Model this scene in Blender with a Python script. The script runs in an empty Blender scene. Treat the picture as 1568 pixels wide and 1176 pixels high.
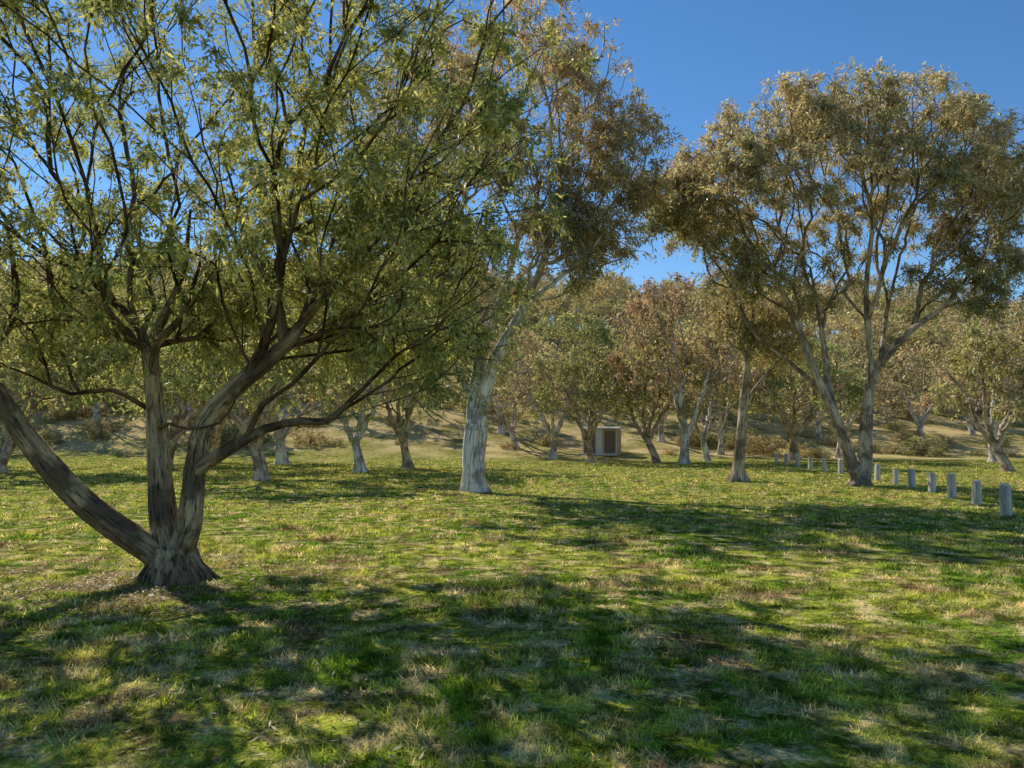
import bpy, math, time
import numpy as np
from mathutils import Vector
T0=time.time()
sc=bpy.context.scene
sc.view_settings.view_transform='Standard'
sc.view_settings.look='None'
sc.view_settings.exposure=0
# ---------------------------------------------------------------- helpers
def make_mesh(name,V,quads=None,tris=None,qmat=None,tmat=None,attrs=None,smooth=True,mats=()):
    me=bpy.data.meshes.new(name)
    V=np.asarray(V,dtype=np.float32)
    quads=np.zeros((0,4),int) if quads is None else np.asarray(quads,dtype=np.int32).reshape(-1,4)
    tris=np.zeros((0,3),int) if tris is None else np.asarray(tris,dtype=np.int32).reshape(-1,3)
    nq,nt=len(quads),len(tris)
    me.vertices.add(len(V)); me.vertices.foreach_set('co',V.ravel())
    me.loops.add(nq*4+nt*3)
    me.loops.foreach_set('vertex_index',np.concatenate([quads.ravel(),tris.ravel()]).astype(np.int32))
    me.polygons.add(nq+nt)
    ls=np.concatenate([np.arange(nq)*4,nq*4+np.arange(nt)*3]).astype(np.int32)
    me.polygons.foreach_set('loop_start',ls)
    mi=np.concatenate([np.zeros(nq) if qmat is None else qmat,np.zeros(nt) if tmat is None else tmat]).astype(np.int32)
    me.polygons.foreach_set('material_index',mi)
    me.polygons.foreach_set('use_smooth',np.full(nq+nt,smooth,dtype=bool))
    for k,(ty,arr) in (attrs or {}).items():
        a=me.attributes.new(k,ty,'POINT')
        a.data.foreach_set('color' if ty=='FLOAT_COLOR' else 'vector',np.asarray(arr,dtype=np.float32).ravel())
    for m in mats: me.materials.append(m)
    me.update(calc_edges=True)
    return me
def add(name,me,loc=(0,0,0),rz=0,s=1,parent=None):
    o=bpy.data.objects.new(name,me); sc.collection.objects.link(o)
    o.location=loc; o.rotation_euler=(0,0,rz)
    o.scale=(s,s,s) if not hasattr(s,'__len__') else s
    if parent: o.parent=parent
    return o
def nrm(a): return a/np.maximum(np.linalg.norm(a,axis=-1,keepdims=True),1e-9)
NG={}
def vnoise(x,y,scale,seed):
    if seed not in NG: NG[seed]=np.random.RandomState(seed).rand(256,256)
    G=NG[seed]
    u=x/scale+91.3; v=y/scale+37.7
    i=np.floor(u).astype(int); j=np.floor(v).astype(int); fu=u-i; fv=v-j
    fu=fu*fu*(3-2*fu); fv=fv*fv*(3-2*fv)
    g=lambda a,b:G[a%256,b%256]
    return (g(i,j)*(1-fu)+g(i+1,j)*fu)*(1-fv)+(g(i,j+1)*(1-fu)+g(i+1,j+1)*fu)*fv
def n3(P,scale,seed):
    k=P[:,2]/scale; k0=np.floor(k); f=k-k0; f=f*f*(3-2*f)
    a=vnoise(P[:,0]+k0*17.3*scale,P[:,1]+k0*5.9*scale,scale,seed); b=vnoise(P[:,0]+(k0+1)*17.3*scale,P[:,1]+(k0+1)*5.9*scale,scale,seed)
    return a*(1-f)+b*f
def H(x,y):
    x=np.asarray(x,float); y=np.asarray(y,float)
    t=np.clip((y-49-4*np.sin(x*0.05))/92,0,1)
    hill=20*(t**1.7*(2.7-1.7*t))*(1+0.0022*np.clip(-x,-60,60))
    z=hill+ (vnoise(x,y,9,1)-.5)*0.10*(1+np.clip((y-45)/20,0,8)) + (vnoise(x,y,1.3,2)-.5)*0.06
    return z
# ---------------------------------------------------------------- node helpers
def newmat(name):
    m=bpy.data.materials.new(name); m.use_nodes=True
    nt=m.node_tree; nt.nodes.clear()
    out=nt.nodes.new('ShaderNodeOutputMaterial')
    return m,nt,out
def N(nt,t,**kw):
    n=nt.nodes.new(t)
    for k,v in kw.items():
        if k in n.inputs: n.inputs[k].default_value=v
        else: setattr(n,k,v)
    return n
def noise(nt,vec,scale,detail=3,rough=.6):
    n=N(nt,'ShaderNodeTexNoise'); n.inputs['Scale'].default_value=scale
    n.inputs['Detail'].default_value=detail; n.inputs['Roughness'].default_value=rough
    nt.links.new(vec,n.inputs['Vector']); return n.outputs['Fac']
def ramp(nt,fac,a,b,ca=(0,0,0,1),cb=(1,1,1,1)):
    r=N(nt,'ShaderNodeValToRGB'); e=r.color_ramp.elements
    e[0].position=a; e[1].position=b
    e[0].color=ca if len(ca)==4 else (*ca,1); e[1].color=cb if len(cb)==4 else (*cb,1)
    nt.links.new(fac,r.inputs['Fac']); return r.outputs['Color']
def mix(nt,fac,a,b,mode='MIX'):
    m=N(nt,'ShaderNodeMix',data_type='RGBA',blend_type=mode)
    for s,v in ((0,fac),(6,a),(7,b)):
        if hasattr(v,'links'): nt.links.new(v,m.inputs[s])
        elif s==0: m.inputs[s].default_value=v
        else: m.inputs[s].default_value=(*v,1) if len(v)==3 else v
    return m.outputs[2]
def math_(nt,op,a,b=0.0,clamp=False):
    m=N(nt,'ShaderNodeMath',operation=op); m.use_clamp=clamp
    for s,v in ((0,a),(1,b)):
        if hasattr(v,'links'): nt.links.new(v,m.inputs[s])
        else: m.inputs[s].default_value=v
    return m.outputs[0]
GREEN=(0.20,0.35,0.03); GREEN2=(0.64,0.64,0.10); DRY=(0.93,0.73,0.36); SOIL=(0.42,0.25,0.14); STRAW=(0.92,0.70,0.35)
def lawn_colour(nt):
    g=N(nt,'ShaderNodeNewGeometry'); P=g.outputs['Position']
    mp=N(nt,'ShaderNodeMapping'); mp.inputs['Scale'].default_value=(1,1,0); nt.links.new(P,mp.inputs['Vector']); V=mp.outputs[0]
    c=mix(nt,ramp(nt,noise(nt,V,.6,4,.65),.40,.57),GREEN,GREEN2)
    c=mix(nt,ramp(nt,noise(nt,V,2.3,5,.72),.48,.59),c,DRY)
    off=N(nt,'ShaderNodeMapping'); off.inputs['Location'].default_value=(13,7,0); nt.links.new(V,off.inputs['Vector'])
    c=mix(nt,math_(nt,'MULTIPLY',ramp(nt,noise(nt,off.outputs[0],1.0,5,.72),.53,.64),.85),c,SOIL)
    off2=N(nt,'ShaderNodeMapping'); off2.inputs['Location'].default_value=(-31,4,0); nt.links.new(V,off2.inputs['Vector'])
    c=mix(nt,1.0,c,ramp(nt,noise(nt,off2.outputs[0],3.8,4,.75),.42,.59,(.25,.32,.23),(1.15,1.15,1.1)),'MULTIPLY')
    sx=N(nt,'ShaderNodeSeparateXYZ'); nt.links.new(P,sx.inputs[0])
    d=math_(nt,'ADD',sx.outputs[1],math_(nt,'MULTIPLY',noise(nt,V,.12,3),26))
    far=ramp(nt,math_(nt,'DIVIDE',d,100),.61,.69)
    straw=mix(nt,ramp(nt,noise(nt,V,.35,5,.7),.43,.60),STRAW,(.40,.36,.12))
    c=mix(nt,far,c,straw)
    return c,V
def ground_mat():
    m,nt,out=newmat('lawn_ground')
    c,V=lawn_colour(nt)
    f=noise(nt,V,34,3,.8); c2=mix(nt,ramp(nt,f,.35,.7),(.36,.36,.34),(1.15,1.15,1.1)); 
    c=mix(nt,1.0,c,c2,'MULTIPLY')
    b=N(nt,'ShaderNodeBsdfDiffuse')
    nt.links.new(c,b.inputs['Color'])
    bp=N(nt,'ShaderNodeBump'); bp.inputs['Distance'].default_value=.05; bp.inputs['Strength'].default_value=.7
    nt.links.new(f,bp.inputs['Height']); nt.links.new(bp.outputs[0],b.inputs['Normal'])
    nt.links.new(b.outputs[0],out.inputs[0]); return m
def grass_mat():
    m,nt,out=newmat('grass_blades')
    c,V=lawn_colour(nt)
    a=N(nt,'ShaderNodeAttribute',attribute_name='Col')
    c=mix(nt,1.0,c,a.outputs['Color'],'MULTIPLY')
    d=N(nt,'ShaderNodeBsdfDiffuse'); t=N(nt,'ShaderNodeBsdfTranslucent')
    nt.links.new(c,d.inputs[0]); nt.links.new(c,t.inputs[0])
    mx=N(nt,'ShaderNodeMixShader'); mx.inputs[0].default_value=.45
    nt.links.new(d.outputs[0],mx.inputs[1]); nt.links.new(t.outputs[0],mx.inputs[2])
    nt.links.new(mx.outputs[0],out.inputs[0]); return m
def leaf_mat():
    m,nt,out=newmat('gum_leaf')
    a=N(nt,'ShaderNodeAttribute',attribute_name='Col')
    oi=N(nt,'ShaderNodeObjectInfo')
    v=N(nt,'ShaderNodeHueSaturation'); nt.links.new(a.outputs['Color'],v.inputs['Color'])
    nt.links.new(math_(nt,'ADD',math_(nt,'MULTIPLY',oi.outputs['Random'],.025),.493),v.inputs['Hue'])
    nt.links.new(math_(nt,'ADD',math_(nt,'MULTIPLY',oi.outputs['Random'],.25),1.05),v.inputs['Value'])
    v.inputs['Saturation'].default_value=.88
    c=v.outputs[0]
    d=N(nt,'ShaderNodeBsdfDiffuse'); t=N(nt,'ShaderNodeBsdfTranslucent'); g=N(nt,'ShaderNodeBsdfGlossy'); g.inputs['Roughness'].default_value=.45
    g.inputs[0].default_value=(.85,.85,.8,1)
    nt.links.new(c,d.inputs[0]); nt.links.new(mix(nt,1.0,c,(1.17,1.12,.77),'MULTIPLY'),t.inputs[0])
    mx=N(nt,'ShaderNodeMixShader'); mx.inputs[0].default_value=.48
    nt.links.new(d.outputs[0],mx.inputs[1]); nt.links.new(t.outputs[0],mx.inputs[2])
    m2=N(nt,'ShaderNodeMixShader'); m2.inputs[0].default_value=.045
    nt.links.new(mx.outputs[0],m2.inputs[1]); nt.links.new(g.outputs[0],m2.inputs[2])
    nt.links.new(m2.outputs[0],out.inputs[0]); return m
def bark_mat(name,light,mid,dark,streak=9,rough_amt=.5,basecol=None):
    m,nt,out=newmat(name)
    a=N(nt,'ShaderNodeAttribute',attribute_name='bk')
    mp=N(nt,'ShaderNodeMapping'); mp.inputs['Scale'].default_value=(1,1,.10); nt.links.new(a.outputs['Vector'],mp.inputs['Vector']); V=mp.outputs[0]
    f1=noise(nt,V,streak,4,.65); f2=noise(nt,a.outputs['Vector'],1.9,4,.6); f3=noise(nt,V,streak*3.2,4,.7)
    c=mix(nt,ramp(nt,f1,.40,.60),mid,light)
    c=mix(nt,ramp(nt,f2,.48,.58),c,tuple(.5*p+.5*q for p,q in zip(mid,dark)))
    c=mix(nt,ramp(nt,f3,.37,.49,(.9,.9,.9,1),(0,0,0,1)),c,dark)
    at=N(nt,'ShaderNodeAttribute',attribute_name='Col')
    c=mix(nt,1.0,c,at.outputs['Color'],'MULTIPLY')
    if basecol:
        g=N(nt,'ShaderNodeNewGeometry'); sx=N(nt,'ShaderNodeSeparateXYZ'); nt.links.new(g.outputs['Position'],sx.inputs[0])
        z=math_(nt,'ADD',sx.outputs[2],math_(nt,'MULTIPLY',f1,1.1))
        c=mix(nt,ramp(nt,z,.5,1.1,(1,1,1,1),(0,0,0,1)),c,mix(nt,ramp(nt,f3,.42,.6),dark,basecol))
    b=N(nt,'ShaderNodeBsdfDiffuse')
    nt.links.new(c,b.inputs['Color'])
    bp=N(nt,'ShaderNodeBump'); bp.inputs['Distance'].default_value=.05; bp.inputs['Strength'].default_value=rough_amt
    nt.links.new(math_(nt,'ADD',f1,math_(nt,'MULTIPLY',f3,.6)),bp.inputs['Height']); nt.links.new(bp.outputs[0],b.inputs['Normal'])
    nt.links.new(b.outputs[0],out.inputs[0]); return m
def plain_mat(name,c1,c2,scale=6,stretch=(1,1,.15),rough=.8):
    m,nt,out=newmat(name)
    tc=N(nt,'ShaderNodeTexCoord'); mp=N(nt,'ShaderNodeMapping'); mp.inputs['Scale'].default_value=stretch
    nt.links.new(tc.outputs['Object'],mp.inputs['Vector'])
    f=noise(nt,mp.outputs[0],scale,5,.65)
    b=N(nt,'ShaderNodeBsdfPrincipled',Roughness=rough)
    nt.links.new(mix(nt,ramp(nt,f,.35,.65),c1,c2),b.inputs['Base Color'])
    bp=N(nt,'ShaderNodeBump'); bp.inputs['Distance'].default_value=.01; bp.inputs['Strength'].default_value=.5
    nt.links.new(f,bp.inputs['Height']); nt.links.new(bp.outputs[0],b.inputs['Normal'])
    nt.links.new(b.outputs[0],out.inputs[0]); return m
LEAF=leaf_mat()
BARK_RUF=bark_mat('rough_bark',(.66,.51,.29),(.31,.23,.145),(.045,.032,.024),13,1.0,(.24,.155,.09))
BARK_WHT=bark_mat('pale_bark',(.88,.83,.73),(.62,.55,.45),(.16,.125,.095),6,.5)
BARK_TAN=bark_mat('tan_bark',(.74,.60,.43),(.41,.31,.21),(.075,.055,.038),9,.65)
# ---------------------------------------------------------------- tree builder
class Tree:
    def __init__(s,seed):
        s.r=np.random.RandomState(seed); C=60000
        s.pos=np.zeros((C,3)); s.dir=np.zeros((C,3)); s.pl=np.zeros(C); s.hr=np.zeros(C); s.par=np.full(C,-1); s.ok=np.ones(C,bool); s.n=0; s.tips=[]
    def _add(s,p,par,d,hr=0,ok=True):
        i=s.n; s.pos[i]=p; s.par[i]=par; s.dir[i]=d; s.hr[i]=hr; s.ok[i]=ok
        s.pl[i]=0 if par<0 else s.pl[par]+np.linalg.norm(s.pos[i]-s.pos[par]); s.n+=1; return i
    def limb(s,pts,rad,par=None,step=.16,okfrom=.4,wig=.0):
        pts=np.array(pts,float); 
        if par is None and s.n>0: par=int(np.argmin(np.linalg.norm(s.pos[:s.n]-pts[0],axis=1)))
        if par is not None and par>=0:
            pts[0]=s.pos[par]
        ext=np.vstack([2*pts[0]-pts[1],pts,2*pts[-1]-pts[-2]]); out=[];rr=[]
        for k in range(len(pts)-1):
            p0,p1,p2,p3=ext[k:k+4]; m=max(2,int(np.linalg.norm(p2-p1)/step))
            for t in np.arange(m)/m:
                out.append(.5*((2*p1)+(-p0+p2)*t+(2*p0-5*p1+4*p2-p3)*t*t+(-p0+3*p1-3*p2+p3)*t**3))
                rr.append(rad[k]*(1-t)+rad[k+1]*t)
        out.append(pts[-1]); rr.append(rad[-1]); out=np.array(out)
        if wig: out[1:-1]+=s.r.normal(0,wig,(len(out)-2,3))
        tg=nrm(np.gradient(out,axis=0))
        a=par if par is not None else -1; ids=[]
        st=1 if a>=0 else 0
        for k in range(st,len(out)):
            a=s._add(out[k],a,tg[k],rr[k],k/len(out)>okfrom); ids.append(a)
        return ids
    def grow(s,T,bf=.35,step=.3,ang=.6,wig=.03,up=.25,org=None):
        org=s.pos[s.n-1] if org is None else np.array(org,float)
        T=T[np.argsort(np.linalg.norm(T-org,axis=1)+s.r.rand(len(T))*1.2)]
        for t in T:
            n=s.n; d=t-s.pos[:n]; L=np.linalg.norm(d,axis=1)+1e-6
            c=(d*s.dir[:n]).sum(1)/L
            cost=L*(1+ang*(1-c))+bf*s.pl[:n]+np.where(s.ok[:n],0,1e6)
            j=int(np.argmin(cost)); L=L[j]; p0=s.pos[j].copy()
            if L<.12: continue
            u=(t-p0)/L; T0=nrm(s.dir[j]*.7+u*.6)*L; T1=nrm(u+np.array([0,0,up])+s.r.normal(0,.2,3))*L
            m=max(2,int(L/step)); a=j; pts=[]
            for k in range(1,m+1):
                q=k/m; h=(2*q**3-3*q*q+1)*p0+(q**3-2*q*q+q)*T0+(-2*q**3+3*q*q)*t+(q**3-q*q)*T1
                if k<m: h=h+s.r.normal(0,wig,3)
                pts.append(h)
            pp=p0
            for h in pts:
                a=s._add(h,a,nrm(h-pp)); pp=h
            s.tips.append(a)
    def radii(s,r0,p):
        n=s.n; acc=np.zeros(n); has=np.zeros(n,bool)
        has[s.par[:n][s.par[:n]>=0]]=True
        acc[~has]=r0**p
        R=np.zeros(n)
        for i in range(n-1,-1,-1):
            R[i]=max(acc[i]**(1/p),s.hr[i])
            q=s.par[i]
            if q>=0: acc[q]+= acc[i]
        return R
    def wood(s,r0=.006,p=2.1,flare=.5,lump=.07,thin=(.55,.48,.42)):
        n=s.n; R=s.radii(r0,p); s.R=R; par=s.par[:n]
        ch=[[] for _ in range(n)]
        for i in range(n):
            if par[i]>=0: ch[par[i]].append(i)
        starts=[(None,i) for i in range(n) if par[i]<0]
        Vs=[];Qs=[];Bk=[];Cs=[];off=0; k=0; thin=np.array(thin)
        while k<len(starts):
            p0,i=starts[k]; k+=1; chain=[i] if p0 is None else [p0,i]
            while ch[i]:
                c=sorted(ch[i],key=lambda q:-R[q]); starts+= [(i,q) for q in c[1:]]; i=c[0]; chain.append(i)
            P=s.pos[chain]; rr=R[chain].copy()
            if p0 is not None: rr[0]=min(rr[0],rr[1]*1.15)
            mx=rr.max(); S=16 if mx>.12 else 9 if mx>.04 else 5 if mx>.012 else 3
            tg=nrm(np.gradient(P,axis=0)); m=len(P)
            u=np.cross(tg[0],[.31,.77,.2]); u/=np.linalg.norm(u); U=np.zeros((m,3))
            for q in range(m):
                u=u-tg[q]*np.dot(u,tg[q]); u/=max(np.linalg.norm(u),1e-6); U[q]=u
            W=np.cross(tg,U); ang=np.arange(S)*2*np.pi/S; ph=s.r.rand()*6
            ln=s.pl[chain]; rad=rr[:,None]*np.ones(S)
            if mx>.04:
                rad*=1+lump*np.sin(2*ang+ph+ln[:,None]*1.7)+lump*.8*np.sin(3*ang-ph-ln[:,None]*2.9)+lump*.5*s.r.normal(0,1,(m,S))*.6
            if p0 is None or P[0][2]<.4:
                z=np.clip(P[:,2],0,9)[:,None]; rad*=1+flare*np.exp(-z/.22)*(1+.55*np.sin(5*ang+ph)+.3*np.sin(7*ang+1))
            ring=P[:,None,:]+rad[:,:,None]*(np.cos(ang)[None,:,None]*U[:,None,:]+np.sin(ang)[None,:,None]*W[:,None,:])
            Vs.append(ring.reshape(-1,3))
            bk=np.stack([np.cos(ang)[None,:]*rr[:,None]+ph,np.sin(ang)[None,:]*rr[:,None]+ph*2,np.broadcast_to(ln[:,None],(m,S))],-1)
            Bk.append(bk.reshape(-1,3))
            q=np.clip((rr-.015)/.08,0,1)[:,None]; cc=thin*(1-q)+q; Cs.append(np.repeat(cc,S,axis=0))
            a=(np.arange(m-1)[:,None]*S+np.arange(S)[None,:]); b=(np.arange(m-1)[:,None]*S+(np.arange(S)[None,:]+1)%S)
            Qs.append(np.stack([a,b,b+S,a+S],-1).reshape(-1,4)+off); off+=m*S
        s.V=np.vstack(Vs); s.Q=np.vstack(Qs); s.B=np.vstack(Bk); s.C=np.vstack(Cs); s.thin=thin
    def foliage(s,tw=5,lf=20,tl=.5,ll=.1,lw=.026,pal=None,droop=.25,sag=.3,bias=None,inner=0.0,spread=.7,clump=1.2,gap=.42):
        r=s.r; tips=np.array(s.tips)
        if inner>0:
            thin=np.where((s.R<.02)&(s.pl[:s.n]>0))[0]; thin=thin[r.rand(len(thin))<inner]; tips=np.concatenate([tips,thin])
        TP=s.pos[tips]; TD=s.dir[tips]; nt=len(tips)
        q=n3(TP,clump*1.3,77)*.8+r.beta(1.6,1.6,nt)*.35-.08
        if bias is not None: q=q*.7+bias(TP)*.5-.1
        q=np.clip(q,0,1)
        cl=n3(TP,clump,55)*.65+n3(TP,clump*.5,56)*.35
        w=np.clip((cl-gap)*7,.06,1.8)*r.uniform(.5,1.5,nt)
        cnt=np.maximum(1,(tw*w+r.rand(nt)*.6).astype(int)); ix=np.repeat(np.arange(nt),cnt); m=len(ix)
        D=nrm(TD[ix]*.6+r.normal(0,spread,(m,3))+[0,0,-droop]); L=tl*r.uniform(.45,1.1,m)
        A=TP[ix]; mid=A+D*L[:,None]*.5+[0,0,-1]*(sag*.25*L)[:,None]; end=A+D*L[:,None]+[0,0,-1]*(sag*L)[:,None]
        rt=max(.0025,ll*.025); e1=nrm(np.cross(D,[.2,.3,.9]))*rt; e2=nrm(np.cross(D,e1))*rt
        def ring(P,k): return np.stack([P+e1*k,P-e1*.5*k+e2*.87*k,P-e1*.5*k-e2*.87*k],1)
        V=np.concatenate([ring(A,1),ring(mid,.8),ring(end,.3)],1).reshape(-1,3)
        f=[]
        for a in (0,3):
            for b in range(3): f.append([a+b,a+(b+1)%3,a+3+(b+1)%3,a+3+b])
        TQ=(np.array(f)[None]+np.arange(m)[:,None,None]*9).reshape(-1,4)
        c2=np.maximum(1,(lf*r.uniform(.5,1.4,m)).astype(int)); jx=np.repeat(np.arange(m),c2); k=len(jx)
        t=r.uniform(.1,1.05,k)[:,None]
        Pp=A[jx]+D[jx]*L[jx][:,None]*t+[0,0,-1]*(sag*L[jx])[:,None]*t*t+r.normal(0,ll*.3,(k,3))
        ld=nrm(D[jx]*.5+r.normal(0,.6,(k,3))+[0,0,-.55]); sd=nrm(np.cross(ld,r.normal(0,1,(k,3)))); nn=np.cross(ld,sd)
        Ls=(ll*r.uniform(.65,1.25,k))[:,None]; Ws=(lw*r.uniform(.7,1.3,k))[:,None]
        v0=Pp; v1=Pp+ld*Ls*.4+sd*Ws*.5+nn*Ws*.15; v2=Pp+ld*Ls+nn*Ls*r.uniform(-.15,.15,(k,1)); v3=Pp+ld*Ls*.4-sd*Ws*.5+nn*Ws*.15
        LV=np.stack([v0,v1,v2,v3],1).reshape(-1,3); LQ=np.arange(k*4).reshape(-1,4)
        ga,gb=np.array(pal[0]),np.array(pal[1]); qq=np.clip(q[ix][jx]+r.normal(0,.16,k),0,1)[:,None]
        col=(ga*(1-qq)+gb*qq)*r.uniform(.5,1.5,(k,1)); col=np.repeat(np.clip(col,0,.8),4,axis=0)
        n0=len(s.V); n1=n0+len(V)
        s.col=np.vstack([s.C,np.ones((len(V),3))*s.thin,col]); s.B=np.vstack([s.B,V*.1,LV*.1])
        s.qm=np.concatenate([np.zeros(len(s.Q)+len(TQ)),np.ones(len(LQ))])
        s.Q=np.vstack([s.Q,TQ+n0,LQ+n1]); s.V=np.vstack([s.V,V,LV]); s.nl=k
    def mesh(s,name,bark):
        c=np.hstack([s.col,np.ones((len(s.col),1))])
        print(name,'nodes',s.n,'leaves',s.nl)
        return make_mesh(name,s.V,s.Q,qmat=s.qm,attrs={'Col':('FLOAT_COLOR',c),'bk':('FLOAT_VECTOR',s.B)},mats=(bark,LEAF))
def ell(r,n,c,rad,inner=.45,zlo=None,zmin=-1):
    out=[]
    while len(out)<n:
        v=r.normal(0,1,3); v/=np.linalg.norm(v)
        if v[2]<zmin: continue
        p=np.array(c)+v*np.array(rad)*(inner**3+(1-inner**3)*r.rand())**(1/3)
        if zlo is not None and p[2]<zlo: continue
        out.append(p)
    return np.array(out)
# ================================================================ LEFT TREE (multi-stemmed, base at x -3.75, y 9)
def left_tree():
    t=Tree(11); r=t.r
    t.limb([(-3.74,9,-.15),(-3.74,9,.12),(-3.74,9,.36)],[.29,.27,.21],par=-1,okfrom=9,step=.06)
    t.limb([(-3.76,9,.15),(-4.0,8.95,.34),(-4.35,8.85,.61),(-4.79,8.75,1.01),(-5.23,8.6,1.6),(-5.52,8.5,2.15),(-5.70,8.4,2.62),(-5.95,8.3,3.2)],[.14,.14,.13,.125,.11,.095,.07,.03],okfrom=.75)
    t.limb([(-5.66,8.45,2.5),(-5.42,8.5,2.68),(-5.35,8.6,3.1),(-5.5,8.6,3.9)],[.06,.05,.03,.012])
    t.limb([(-3.78,9.05,.2),(-3.9,9.1,.6),(-3.98,9.15,1.05),(-4.07,9.2,1.64),(-4.13,9.2,2.22),(-4.2,9.2,2.6)],[.16,.145,.125,.11,.10,.085],okfrom=.9)
    t.limb([(-4.2,9.2,2.6),(-4.45,9.1,2.74),(-4.8,9.0,2.8),(-5.1,8.9,3.05),(-5.2,8.8,3.7),(-5.5,8.7,4.6)],[.075,.065,.055,.045,.02,.012])
    t.limb([(-4.2,9.2,2.6),(-4.1,9.3,2.9),(-3.9,9.4,3.5),(-3.87,9.5,4.3)],[.075,.06,.04,.015])
    t.limb([(-4.13,9.2,2.3),(-4.0,9.0,2.62),(-3.65,8.8,2.9),(-3.35,8.5,3.4)],[.06,.05,.04,.015])
    t.limb([(-3.70,8.98,.2),(-3.55,8.9,.62),(-3.47,8.85,1.2),(-3.36,8.8,1.75),(-3.05,8.7,2.08),(-2.59,8.6,2.42),(-2.23,8.6,2.85),(-1.98,8.7,3.6)],[.15,.14,.115,.10,.092,.08,.055,.02],okfrom=.5)
    t.limb([(-2.45,8.6,2.55),(-2.6,8.8,3.1),(-3.0,9.0,3.8),(-3.3,9.1,4.7)],[.055,.045,.03,.012])
    t.limb([(-2.2,8.6,2.9),(-1.9,8.4,3.15),(-1.3,8.2,3.7)],[.05,.035,.015])
    t.limb([(-3.47,8.85,1.15),(-3.25,8.7,1.32),(-3.0,8.55,1.45),(-2.6,8.45,1.66),(-2.2,8.4,1.74),(-1.93,8.35,1.74),(-1.66,8.3,1.96),(-1.2,8.2,2.4)],[.08,.08,.07,.055,.048,.04,.025,.012])
    t.limb([(-2.8,8.5,1.55),(-2.55,8.2,1.9),(-2.2,8.0,2.1),(-1.8,7.9,2.5)],[.035,.03,.02,.01])
    t.limb([(-4.05,9.2,1.65),(-3.8,8.9,1.72),(-3.5,8.7,1.66),(-3.1,8.5,1.72),(-2.9,8.4,1.95)],[.022,.02,.016,.012,.008])
    t.limb([(-4.09,9.2,1.9),(-4.5,9.0,2.1),(-4.9,8.9,2.05),(-5.3,8.8,2.25)],[.022,.018,.014,.01])
    T=[ell(r,840,(-3.7,9.4,5.7),(4.7,4.3,3.5),.3,2.8),
       ell(r,130,(-1.4,8.8,4.9),(1.35,1.9,2.7),.2,2.4),
       ell(r,110,(-.95,8.6,3.2),(1.05,1.4,1.3),.2,1.9),
       ell(r,90,(-2.4,9.6,3.2),(1.7,1.8,1.0),.2,2.3),
       ell(r,150,(-6.4,8.6,4.3),(1.9,2.4,2.4),.3,2.4),
       ell(r,120,(-5.2,9.2,3.1),(2.2,1.8,1.1),.2,2.0)]
    t.grow(np.vstack(T),bf=.55,step=.26,ang=.8,wig=.02,org=(-3.7,9,2.2))
    t.wood(.0065,2.3,flare=.55,lump=.08,thin=(.38,.34,.30))
    t.foliage(9,16,.34,.086,.024,pal=((.13,.18,.025),(.57,.48,.15)),droop=.15,sag=.4,inner=.05,clump=.65,gap=.415)
    return t.mesh('snow_gum_left',BARK_RUF)
add('snow_gum_tree',left_tree())
# ================================================================ MIDDLE TREE (d 23)
def mid_tree():
    t=Tree(5); r=t.r; y=23.1
    t.limb([(-1.1,y,-.15),(-1.1,y,.4),(-1.07,y,1.2),(-1.02,y,1.9)],[.36,.34,.33,.31],par=-1,okfrom=9)
    t.limb([(-1.02,y,1.7),(-.95,y,2.2),(-.8,y,2.8),(-.38,y-.2,3.94),(.3,y-.3,5.2),(.86,y-.2,6.5),(1.3,y,8.2)],[.26,.25,.21,.16,.13,.09,.03],okfrom=.45)
    t.limb([(-1.05,y,1.8),(-1.08,y+.1,2.6),(-.95,y+.2,3.9),(-1.25,y+.3,5.25),(-1.57,y+.4,6.9)],[.25,.22,.16,.11,.04],okfrom=.5)
    t.limb([(-.9,y+.1,3.6),(-.62,y+.5,4.8),(.05,y+.8,6.9),(.4,y+.9,8.6)],[.14,.12,.08,.03])
    t.limb([(.3,y-.3,5.2),(1.2,y-.8,5.9),(2.1,y-1,6.6),(2.9,y-1,7.8)],[.09,.07,.045,.02])
    t.limb([(-1.05,y,2.5),(-1.5,y-.4,3.3),(-1.9,y-.7,4.4),(-2.5,y-.9,5.6)],[.12,.09,.06,.02])
    T=[ell(r,380,(.3,y,11.4),(3.3,3.4,2.9),.4),ell(r,150,(-2.4,y,10.3),(2.2,2.8,2.8),.3),
       ell(r,180,(3.0,y-.2,9.6),(1.7,2.2,1.9),.25),ell(r,110,(2.2,y,7.6),(2.1,2,1.4),.2),ell(r,90,(-2.3,y-.5,6.8),(1.6,1.9,2.0),.3),
       ell(r,130,(-3.6,y-1.8,8.3),(2.4,2.5,2.6),.3),
       ell(r,70,(-1.9,y-.8,4.6),(1.3,1.3,1.2),.3),ell(r,80,(.8,y,7.0),(2.2,2.0,1.8),.3)]
    t.grow(np.vstack(T),bf=.5,step=.4,ang=.8,wig=.05,org=(-1,y,3))
    t.wood(.0095,2.25,flare=.3,thin=(.6,.5,.42))
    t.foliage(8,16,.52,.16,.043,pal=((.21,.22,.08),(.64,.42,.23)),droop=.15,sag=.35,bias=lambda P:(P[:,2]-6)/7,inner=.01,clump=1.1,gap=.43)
    return t.mesh('snow_gum_mid',BARK_WHT)
add('snow_gum_tree',mid_tree())
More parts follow.
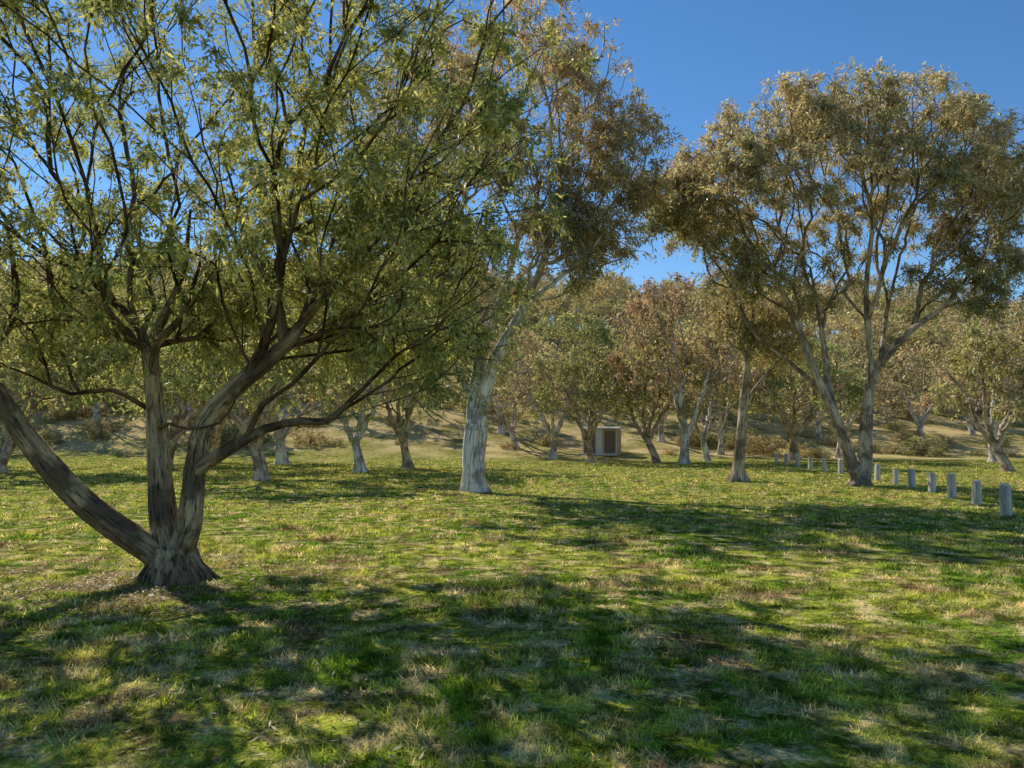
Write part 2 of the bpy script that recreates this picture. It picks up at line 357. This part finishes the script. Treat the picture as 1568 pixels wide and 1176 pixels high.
# ================================================================ RIGHT TREE (d 25.5)
def right_tree():
    t=Tree(8); r=t.r; y=25.4
    t.limb([(10.95,y,-.15),(10.95,y,.15),(10.92,y,.3)],[.28,.27,.24],par=-1,okfrom=9,step=.1)
    t.limb([(10.9,y,.1),(10.7,y,.7),(10.45,y,1.5),(10.15,y,2.3),(9.55,y,3.8),(8.9,y-.1,5.4),(8.1,y-.2,7.3)],[.2,.19,.165,.15,.12,.08,.03],okfrom=.4)
    t.limb([(10.3,y,1.9),(10.2,y+.4,3.2),(10.1,y+.6,5.0),(9.85,y+.8,7.1)],[.13,.11,.08,.03])
    t.limb([(10.95,y,.1),(11.12,y,.7),(11.2,y,1.9),(11.3,y,2.8),(11.65,y,3.8),(12.5,y-.3,4.8),(13.6,y-.5,5.7),(14.8,y-.5,7.2)],[.23,.22,.2,.175,.145,.1,.07,.025],okfrom=.45)
    t.limb([(11.4,y,3.1),(11.2,y-.4,4.5),(11.05,y-.6,6.05),(11.25,y-.7,8)],[.13,.10,.07,.025])
    t.limb([(11.7,y,3.9),(12.2,y+.6,5.4),(12.8,y+.9,7.2)],[.10,.075,.03])
    t.limb([(9.9,y,2.9),(9.0,y+.4,3.9),(7.9,y+.6,4.9),(7.1,y+.5,6.5)],[.08,.06,.045,.02])
    T=[ell(r,800,(10.6,y,8.1),(6.1,4.8,5.0),.74,8.0,zmin=0.0),
       ell(r,90,(5.9,y-.3,9.0),(1.4,1.6,1.5),.3),ell(r,90,(9.2,y,12.0),(1.6,1.8,1.1),.2),ell(r,90,(12.9,y,12.0),(1.9,1.8,1.1),.2),
       ell(r,100,(15.6,y,8.6),(1.6,1.8,2.0),.2),ell(r,110,(10.6,y,9.2),(4.8,3.4,2.0),.2),ell(r,50,(7.3,y,6.9),(1.4,1.2,1.2),.2),ell(r,80,(14.5,y,6.5),(2.1,1.6,1.2),.2),ell(r,50,(10.4,y,6.9),(3.2,2.5,1.3),.2)]
    t.grow(np.vstack(T),bf=.55,step=.4,ang=.9,wig=.05,org=(10.9,y,3))
    t.wood(.0095,2.25,flare=.45,thin=(.55,.48,.4))
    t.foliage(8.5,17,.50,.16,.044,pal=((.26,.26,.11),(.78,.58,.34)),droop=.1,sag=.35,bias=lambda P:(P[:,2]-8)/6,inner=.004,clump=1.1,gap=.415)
    return t.mesh('snow_gum_right',BARK_TAN)
add('snow_gum_tree',right_tree())
# ================================================================ THIN TREE (d 28)
def thin_tree():
    t=Tree(21); r=t.r; y=28
    t.limb([(7.85,y,-.1),(7.9,y,.8),(8.06,y,2.2),(8.15,y,3.2),(8.25,y,4.2),(8.45,y,5.4),(8.5,y,6.4)],[.24,.2,.16,.13,.10,.07,.03],par=-1,okfrom=.45)
    t.limb([(8.1,y,2.3),(8.5,y,3.2),(9.1,y,3.9),(9.7,y,4.6)],[.08,.07,.05,.02])
    T=[ell(r,120,(8.5,y,6.7),(2.0,1.8,1.5),.3),ell(r,70,(9.3,y,4.9),(1.3,1.3,.9),.3),ell(r,34,(7.4,y,5.2),(.9,1,.8),.3)]
    t.grow(np.vstack(T),bf=.4,step=.35,wig=.05,org=(8,y,3))
    t.wood(.009,2.1,flare=.7)
    t.foliage(6.5,14,.5,.16,.044,pal=((.23,.22,.09),(.58,.40,.22)),inner=.02,clump=1.0,gap=.43)
    return t.mesh('snow_gum_thin',BARK_TAN)
add('snow_gum_tree',thin_tree())
# ================================================================ generic gums for the middle distance and hill
def generic(seed,h=8,sp=3.4,stems=4,tr=.22,fork=1.2,tips=220,tw=6,lf=9,ll=.25,lw=.088,pal=None,low=.34):
    t=Tree(seed); r=t.r
    lean=r.normal(0,.15,2)
    t.limb([(0,0,-.25),(0,0,.3),(lean[0],lean[1],fork)],[tr*1.15,tr,tr*.85],par=-1,okfrom=9)
    a0=r.rand()*6
    for k in range(stems):
        a=a0+k*2*np.pi/stems+r.normal(0,.3); q=r.uniform(.35,.75)
        c,s_=math.cos(a)*sp*q,math.sin(a)*sp*q; top=h*r.uniform(.6,.8)
        t.limb([(lean[0],lean[1],fork),(lean[0]+c*.28,lean[1]+s_*.28,fork+(top-fork)*.25),(c*.62,s_*.62,fork+(top-fork)*.6),(c,s_,top)],[tr*.62,tr*.5,tr*.3,tr*.1],okfrom=.3,wig=.03)
    T=[ell(r,int(tips*.62),(0,0,h*.52),(sp,sp,h*.47),.6,h*low,zmin=-.3)]
    for k in range(4):
        a=r.rand()*6.28; T.append(ell(r,int(tips*.095),(math.cos(a)*sp*.65,math.sin(a)*sp*.65,h*r.uniform(.5,.82)),(sp*.38,sp*.38,h*.15),.2))
    t.grow(np.vstack(T),bf=.42,step=.45,wig=.06,org=(0,0,fork))
    t.wood(.013,2.15,flare=.5,thin=(.7,.6,.5))
    t.foliage(tw,lf,.65,ll,lw,pal=pal,inner=.02,droop=.15,clump=1.3,gap=.43)
    return t
P_OL=((.21,.23,.07),(.54,.42,.19)); P_RB=((.30,.21,.11),(.58,.37,.21)); P_GR=((.17,.22,.05),(.44,.38,.14)); P_BR=((.28,.26,.11),(.64,.45,.23))
G=[generic(101,8,3.6,4,pal=P_OL).mesh('gum_a',BARK_TAN),
   generic(102,9,3.3,3,pal=P_BR).mesh('gum_b',BARK_WHT),
   generic(103,7,3.8,5,pal=P_GR).mesh('gum_c',BARK_TAN),
   generic(104,10,3.6,4,pal=P_RB).mesh('gum_d',BARK_WHT),
   generic(105,7.5,3.6,5,pal=P_BR,tips=170,tw=3.2,lf=6).mesh('gum_e',BARK_WHT)]
def put(name,k,x,y,h=1,rz=0,parent=None,sx=1):
    return add(name,G[k],(x,y,float(H(x,y))-.05),rz,(h*sx,h*sx,h),parent)
for k,x,y,s,rz,sx in [(2,-8.7,28,1.0,.4,1.05),(1,-6.5,34.5,.95,2,1.05),(0,-5.0,38.5,1.0,4.2,1),(2,-15.5,36,1.1,3,1.15),(0,-21,33,1.1,1,1.1),(4,-12,42,1.1,5,1.1),(0,-17,46,1.1,5,1.1),(1,-27,40,1,5,1.2),
                   (3,9.4,44,1.08,1,1),(0,8.3,46.5,1.0,2.7,1),(2,4.6,47,1.0,.3,.9),(1,11.6,48,.95,3.4,1),(4,2.6,51,1.0,1,1),(1,.2,56,.95,2,1),
                   (0,21.8,35.5,.9,2,1.05),(3,27.5,46,.85,4,1.1),(2,17.5,50,1.1,1,1.1),(4,22,54,1.0,2,1.1),(3,14.5,56,.9,3,1),(0,33,44,.95,5.3,1.1)]:
    put('gum_tree',k,x,y,s,rz,sx=sx)
rg=np.random.RandomState(3)
em=bpy.data.objects.new('distant_trees',None); sc.collection.objects.link(em)
pts=[]
tries=0
while len(pts)<245 and tries<20000:
    tries+=1
    y=59+ (rg.rand()**.9)*78; x=rg.uniform(-1,1)*(y*.68+7)
    md=4.4 if y>74 else 5.5
    if -8<x<18 and y<72 and rg.rand()<.45: continue
    if abs(x-6.3)<5 and y<68: continue
    if any((x-a)**2+(y-b)**2<md*md for a,b in pts): continue
    pts.append((x,y))
for x,y in pts:
    k=rg.choice([0,1,2,3,4],p=[.26,.23,.17,.07,.27]); put('hill_gum',int(k),x,y,rg.uniform(.75,1.2),rg.rand()*6.28,em,rg.uniform(1.0,1.25))
# shrubs
def shrub(seed,pal):
    t=Tree(seed); r=t.r
    for k in range(7):
        a=r.rand()*6.28; q=r.uniform(.2,.7)
        t.limb([(0,0,-.1),(math.cos(a)*q*.4,math.sin(a)*q*.4,.3),(math.cos(a)*q,math.sin(a)*q,r.uniform(.5,1))],[.03,.02,.01],par=-1,okfrom=.2,step=.2)
    t.grow(ell(r,70,(0,0,.55),(1.1,1.1,.8),.3,.1),bf=.2,step=.25,org=(0,0,0)); t.wood(.006,2.1,flare=0)
    t.foliage(5,9,.35,.14,.045,pal=pal,droop=-.1,sag=.1,clump=.6,gap=.38); return t.mesh('shrub',BARK_TAN)
S=[shrub(201,((.42,.33,.16),(.70,.56,.30))),shrub(202,((.26,.27,.10),(.50,.42,.18)))]
es=bpy.data.objects.new('hillside_scrub',None); sc.collection.objects.link(es)
for _ in range(260):
    y=53+rg.rand()**1.3*55; x=rg.uniform(-1,1)*(y*.68+7)
    if abs(x-6.3)<3 and y<64: continue
    s=rg.uniform(.3,1.15)
    add('scrub',S[rg.randint(2)],(x,y,float(H(x,y))-.03),rg.rand()*6.28,(s*1.2,s*1.2,s*.9),es)
# ================================================================ GROUND
u=np.linspace(-6.35,6.35,301); gx=3*np.sinh(u); gy=10+3*np.sinh(u)
X,Y=np.meshgrid(gx,gy); Z=H(X,Y); n=len(u)
i=(np.arange(n-1)[:,None]*n+np.arange(n-1)[None,:]).ravel()
add('lawn_ground',make_mesh('lawn_ground',np.stack([X,Y,Z],-1).reshape(-1,3),np.stack([i,i+1,i+n+1,i+n],-1),mats=(ground_mat(),)))
def grass():
    r=np.random.RandomState(7); n=400000; a,b=2.2,46
    d=(math.sqrt(a)+r.rand(n)*(math.sqrt(b)-math.sqrt(a)))**2
    x=r.uniform(-1,1,n)*(d*.70+1.4)
    cl=vnoise(x,d,.22,5)*.6+vnoise(x,d,.9,6)*.6
    keep=r.rand(n)<np.clip(cl*1.9-.5,.06,1); x=x[keep]; d=d[keep]; cl=cl[keep]; n=len(x)
    z=H(x,d)-.004
    h=(.014+.045*cl**1.5)*r.uniform(.6,1.4,n)*(1+d*.008); w=.004*(np.maximum(d,3)/3.5)**.75*r.uniform(.7,1.4,n)
    an=r.rand(n)*6.283; wx,wy=np.cos(an)*w,np.sin(an)*w; la=r.rand(n)*6.283; le=h*r.uniform(.2,1.3,n)
    v0=np.stack([x-wx,d-wy,z],-1); v1=np.stack([x+wx,d+wy,z],-1); v2=np.stack([x+np.cos(la)*le,d+np.sin(la)*le,z+h],-1)
    V=np.stack([v0,v1,v2],1).reshape(-1,3)
    br=r.uniform(.7,1.6,n)[:,None]; c=np.ones((n,3))*br; dry=r.rand(n)<.12; c[dry]*=[1.6,1.2,1.5]
    c=np.repeat(c,3,axis=0); c=np.hstack([c,np.ones((len(c),1))])
    add('lawn_grass',make_mesh('lawn_grass',V,None,np.arange(n*3).reshape(-1,3),attrs={'Col':('FLOAT_COLOR',c)},mats=(grass_mat(),),smooth=False))
grass()
def litter():
    r=np.random.RandomState(17); parts=[]
    for (cx,cy,s,n) in [(-3.7,8.7,.8,7000),(-3.6,8.6,1.9,9000),(-3,6,3.0,7000),(1.5,7,4.5,9000),(-1,22,3,4000),(10.9,25,3,4000)]:
        parts.append(np.stack([r.normal(cx,s,n),r.normal(cy,s*.8,n)],-1))
    P=np.vstack(parts); P=P[P[:,1]>1.5]; k=vnoise(P[:,0],P[:,1],.6,8); P=P[r.rand(len(P))<np.clip(k*2-.5,.05,1)]; n=len(P)
    z=H(P[:,0],P[:,1])+r.uniform(.006,.03,n); an=r.rand(n)*6.283; L=r.uniform(.015,.04,n); W=L*.2
    f=np.stack([np.cos(an),np.sin(an),r.normal(0,.3,n)],-1); s_=np.stack([-np.sin(an),np.cos(an),r.normal(0,.4,n)],-1); C=np.column_stack([P,z])
    V=np.stack([C-f*L[:,None],C+s_*W[:,None],C+f*L[:,None],C-s_*W[:,None]],1).reshape(-1,3)
    q=r.rand(n,1); c=np.array([.2,.10,.05])*(1-q)+np.array([.45,.31,.18])*q; c=np.hstack([np.repeat(c,4,axis=0),np.ones((n*4,1))])
    add('leaf_litter',make_mesh('leaf_litter',V,np.arange(n*4).reshape(-1,4),attrs={'Col':('FLOAT_COLOR',c)},mats=(LEAF,),smooth=False))
litter()
# ================================================================ BOLLARDS
import bmesh
def box(bm,c,s,mi=0,bev=0):
    r=bmesh.ops.create_cube(bm,size=1); vs=r['verts']
    bmesh.ops.scale(bm,verts=vs,vec=s)
    if bev:
        ed=list({e for v in vs for e in v.link_edges}); rr=bmesh.ops.bevel(bm,geom=ed,offset=bev,segments=2,affect='EDGES'); vs=list(set(rr['verts']))
    bmesh.ops.translate(bm,verts=vs,vec=c)
    for v in vs:
        for f in v.link_faces: f.material_index=mi
WOODP=plain_mat('weathered_timber',(.34,.31,.25),(.72,.67,.57),9)
WTOP=plain_mat('pale_timber_top',(.6,.58,.52),(.75,.72,.66),9,(1,1,1))
rb=np.random.RandomState(4)
def bollard_mesh(seed):
    bm=bmesh.new(); r=np.random.RandomState(seed)
    box(bm,(0,0,.24),(.16,.16,.62),0,.02)
    box(bm,(0,0,.565),(.13,.13,.03),1,.01)
    for v in bm.verts: v.co.x+=r.normal(0,.004)+v.co.z*r.normal(0,.006); v.co.y+=r.normal(0,.004)
    me=bpy.data.meshes.new('bollard'); bm.to_mesh(me); bm.free(); me.materials.append(WOODP); me.materials.append(WTOP); return me
BM=[bollard_mesh(k) for k in range(4)]
line=[(9.6,15.7),(10.35,18.0),(10.9,20.0),(11.45,22.0),(12.0,24.2),(12.5,26.3),(12.95,28.6),(13.2,30.8),(13.45,33),(13.65,35.2),(13.85,37.4),(14.05,39.6),(14.3,42),(14.6,44.5)]
for k,(x,y) in enumerate(line):
    o=add('timber_bollard',BM[k%4],(x,y,float(H(x,y))),rb.normal(.15,.12)); o.rotation_euler[0]=rb.normal(0,.03); o.rotation_euler[1]=rb.normal(0,.035); o.scale=(1,1,rb.uniform(.92,1.06))
# ================================================================ TOILET SHED (d 55)
def shed():
    x,y=6.15,55; e=bpy.data.objects.new('park_toilet_shed',None); sc.collection.objects.link(e); e.location=(x,y,float(H(x,y))-.1); e.rotation_euler=(0,0,-.35)
    brown=plain_mat('stained_boards',(.34,.26,.19),(.52,.42,.32),12,(6,6,.3)); trim=plain_mat('grey_post',(.6,.57,.52),(.76,.72,.66)); roof=plain_mat('steel_roof',(.5,.48,.44),(.65,.62,.57),3,(1,1,1),.5); dark=plain_mat('door_dark',(.15,.10,.075),(.25,.175,.13),8,(6,6,.3))
    def part(nm,c,s,mat,bev=.01,rx=0):
        bm=bmesh.new(); box(bm,(0,0,0),s,0,bev); me=bpy.data.meshes.new(nm); bm.to_mesh(me); bm.free(); me.materials.append(mat)
        o=add(nm,me,c,0,1,e); o.rotation_euler=(rx,0,0); return o
    part('cabin_left',(-.7,0,.9),(1.0,1.3,1.8),brown); part('cabin_right',(.7,0,.9),(1.0,1.3,1.8),brown)
    part('centre_wall',(0,-.1,.9),(.396,1.36,1.78),trim)
    part('door_left',(-.7,-.67,.85),(.7,.03,1.6),dark); part('door_right',(.7,-.67,.85),(.7,.03,1.6),dark)
    for k,bx in enumerate((-1.15,-.25,.25,1.15)): part('door_post_%d'%k,(bx,-.665,.9),(.07,.024,1.76),trim,.004)
    part('roof',(0,0,1.88),(2.6,1.7,.08),roof,.01,.06)
    part('vent_pipe',(-1.0,.75,1.5),(.1,.1,3.0),trim,.03)
    part('step_slab',(0,-1.1,.1),(2.4,.8,.14),roof)
shed()
# ================================================================ LIGHT / SKY / CAMERA
az=math.radians(-37); el=math.radians(40)
sd=Vector((math.sin(az)*math.cos(el),math.cos(az)*math.cos(el),math.sin(el)))
L=bpy.data.lights.new('sun','SUN'); L.energy=5; L.angle=math.radians(.4); L.color=(1,.94,.82)
lo=bpy.data.objects.new('sun',L); sc.collection.objects.link(lo); lo.rotation_euler=(-sd).to_track_quat('-Z','Y').to_euler()
w=bpy.data.worlds.new('World'); sc.world=w; w.use_nodes=True; nt=w.node_tree; nt.nodes.clear()
sky=N(nt,'ShaderNodeTexSky',sky_type='NISHITA'); sky.sun_disc=False; sky.sun_elevation=el; sky.sun_rotation=az; sky.altitude=1500; sky.air_density=1; sky.dust_density=.1; sky.ozone_density=2.0
hs=N(nt,'ShaderNodeHueSaturation'); hs.inputs['Saturation'].default_value=1.24; hs.inputs['Value'].default_value=.93
bg=N(nt,'ShaderNodeBackground',Strength=.15); wo=N(nt,'ShaderNodeOutputWorld')
nt.links.new(sky.outputs[0],hs.inputs['Color']); nt.links.new(hs.outputs[0],bg.inputs[0]); nt.links.new(bg.outputs[0],wo.inputs[0])
cam=bpy.data.cameras.new('camera'); co=bpy.data.objects.new('camera',cam); sc.collection.objects.link(co); sc.camera=co
cam.lens=28.2; cam.sensor_width=36; cam.clip_end=5000; co.location=(0,0,1.6); co.rotation_euler=(math.radians(93.6),0,0)
print('build',time.time()-T0)
